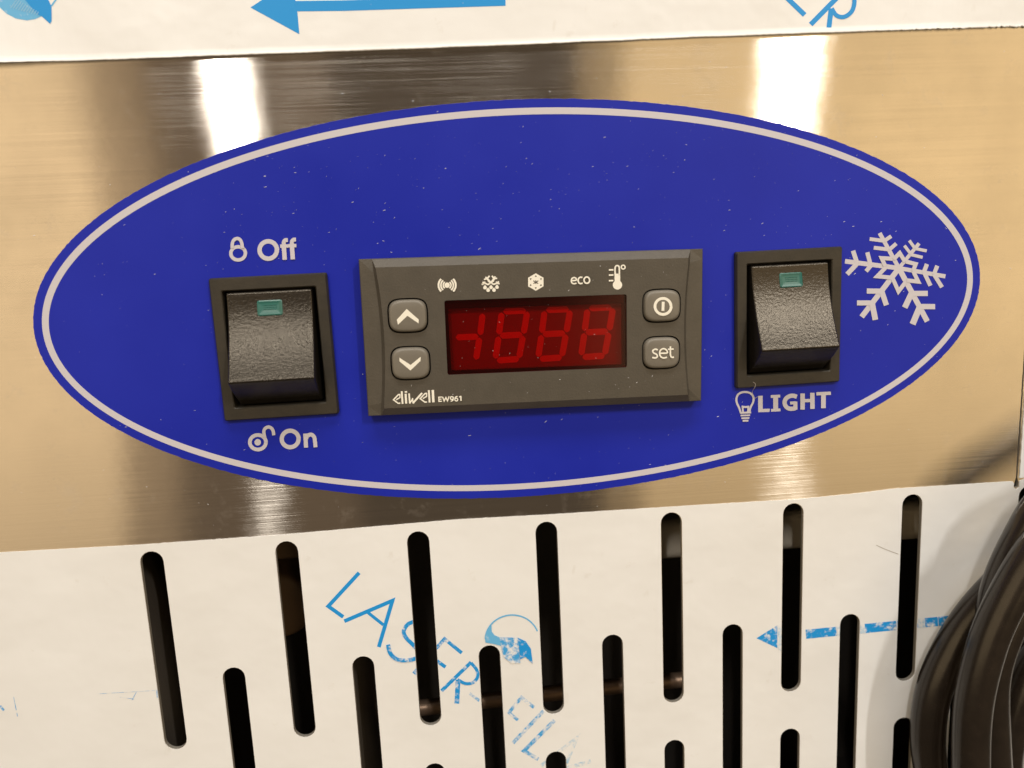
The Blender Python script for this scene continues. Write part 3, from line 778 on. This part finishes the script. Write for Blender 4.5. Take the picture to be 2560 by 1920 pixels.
for k in range(170):                                                  # on the bare steel round the label
    while True:
        x, y = rnd.uniform(-118, 114), rnd.uniform(-42, 59)
        if ((x - EC[0]) / (EA + 1)) ** 2 + ((y - EC[1]) / (EB + 1)) ** 2 > 1: break
    s = 0.03 + 0.09 * rnd.random() ** 4; l = s * rnd.uniform(0.8, 2.6); b = len(V); a = rnd.gauss(0, 0.5); ca, sa = math.cos(a), math.sin(a)
    for u, v, h in ((-l, -s * .5, 0), (l, -s * .4, 0), (l * .8, s * .5, 0), (-l * .7, s * .4, 0), (0, 0, 0.06)):
        V.append((x + ca * u - sa * v, y + sa * u + ca * v, 0.004 + h))
    Fc += [(b, b + 1, b + 4), (b + 1, b + 2, b + 4), (b + 2, b + 3, b + 4), (b + 3, b, b + 4)]
dust = make('dust', V, Fc, DUST, origin=(0, 30, 0)); tag(dust, 'fine pale dust specks scattered over the blue label and controller', 'dust', kind='stuff')
zq = zoom(1820, 960, 7.9)
fp = [U(*zq(p), 1.95 if p[1] < 90 else 0.55) + ((1.95 if p[1] < 90 else 0.55),) for p in ((490, -40), (540, 0), (522, 80), (480, 140), (488, 200), (520, 282), (600, 240))]
V, Fc = tube(spline(fp, 6), 0.055, 6, False)
fb = make('lint_fibre', V, Fc, FIBRE, smooth=True); tag(fb, 'fine pale lint fibre hanging under the right rocker switch', 'fibre')

def boxgeo(x0, x1, y0, y1, h0, h1, inward=False):
    V = [(x, y, h) for h in (h0, h1) for y in (y0, y1) for x in (x0, x1)]
    Fc = [(0, 2, 3, 1), (4, 5, 7, 6), (0, 1, 5, 4), (2, 6, 7, 3), (0, 4, 6, 2), (1, 3, 7, 5)]
    return V, [tuple(reversed(f)) for f in Fc] if inward else Fc
V, Fc = boxgeo(-185, 185, -185, -30, -95, -1.3)
cav = make('cabinet_interior', V, [Fc[0], Fc[2], Fc[3], Fc[4], Fc[5]], DARK); cav['kind'] = 'structure'
def bar(name, x0, x1, y0, y1, h0, h1, mt, label, cat, bev=0.6):
    V, Fc = boxgeo(x0, x1, y0, y1, h0, h1); return tag(make(name, V, Fc, mt, bevel=bev), label, cat)
bar('support_rail', 8, 184, -66, -55.2, -30, -22, ZINC, 'dull grey metal rail behind the tops of the vent slots', 'rail', 2.5)
def pipe(x, h, r, mt, label):
    V, Fc = tube([(x, y, h) for y in (-184, -140, -100, -60, -38)], r, 24, False)
    return tag(make('sleeved_pipe', V, Fc, mt, smooth=True), label, 'pipe', 'pipes behind the vent slots')
x, y = U(384, 1600, -14); pipe(x, -14, 5.0, PIPE, 'black sleeved pipe standing behind the leftmost vent slot')
x, y = U(896, 1800, -14); pipe(x, -14, 5.0, PIPE, 'black sleeved pipe standing behind the second short vent slot')
def drum(cx, cy, h0, h1, r, mt):
    n = 40; V, Fc = [], []
    prof = [(r, h0), (r, h1 - 1.5), (r - 0.6, h1 - 0.4), (r - 1.8, h1), (r * 0.5, h1 + 0.3)]
    for q, h in prof:
        V += [(cx + q * math.cos(2 * math.pi * i / n), cy + q * math.sin(2 * math.pi * i / n), h) for i in range(n)]
    for a in range(len(prof) - 1):
        for i in range(n): Fc.append((a * n + i, a * n + (i + 1) % n, (a + 1) * n + (i + 1) % n, (a + 1) * n + i))
    Fc.append(tuple(range((len(prof) - 1) * n, len(prof) * n)))
    return make('fan_motor', V, Fc, mt, smooth=True)
x, y = U(700, 1510, -28)
tag(drum(x, y, -94, -26, 9.0, BRASS), 'round brown motor end behind the second long vent slot', 'motor')
bar('mounting_bracket', -74, -40, -59.5, -53.5, -34, -27, BRASS, 'brown painted bracket above the motor behind the second long slot', 'bracket', 1.5)
cp = [U(860, 1790, -34) + (-34,), U(1065, 1768, -34) + (-34,), U(1300, 1742, -34) + (-34,), U(1530, 1716, -34) + (-34,), U(1800, 1690, -34) + (-34,)]
V, Fc = tube(spline(cp, 6), 2.2, 16, False)
tag(make('copper_pipe', V, Fc, mat('dull_copper', (0.26, 0.18, 0.13), 0.4, 0.7), smooth=True), 'thin dull copper pipe crossing low behind the middle vent slots', 'pipe', 'pipes behind the vent slots')
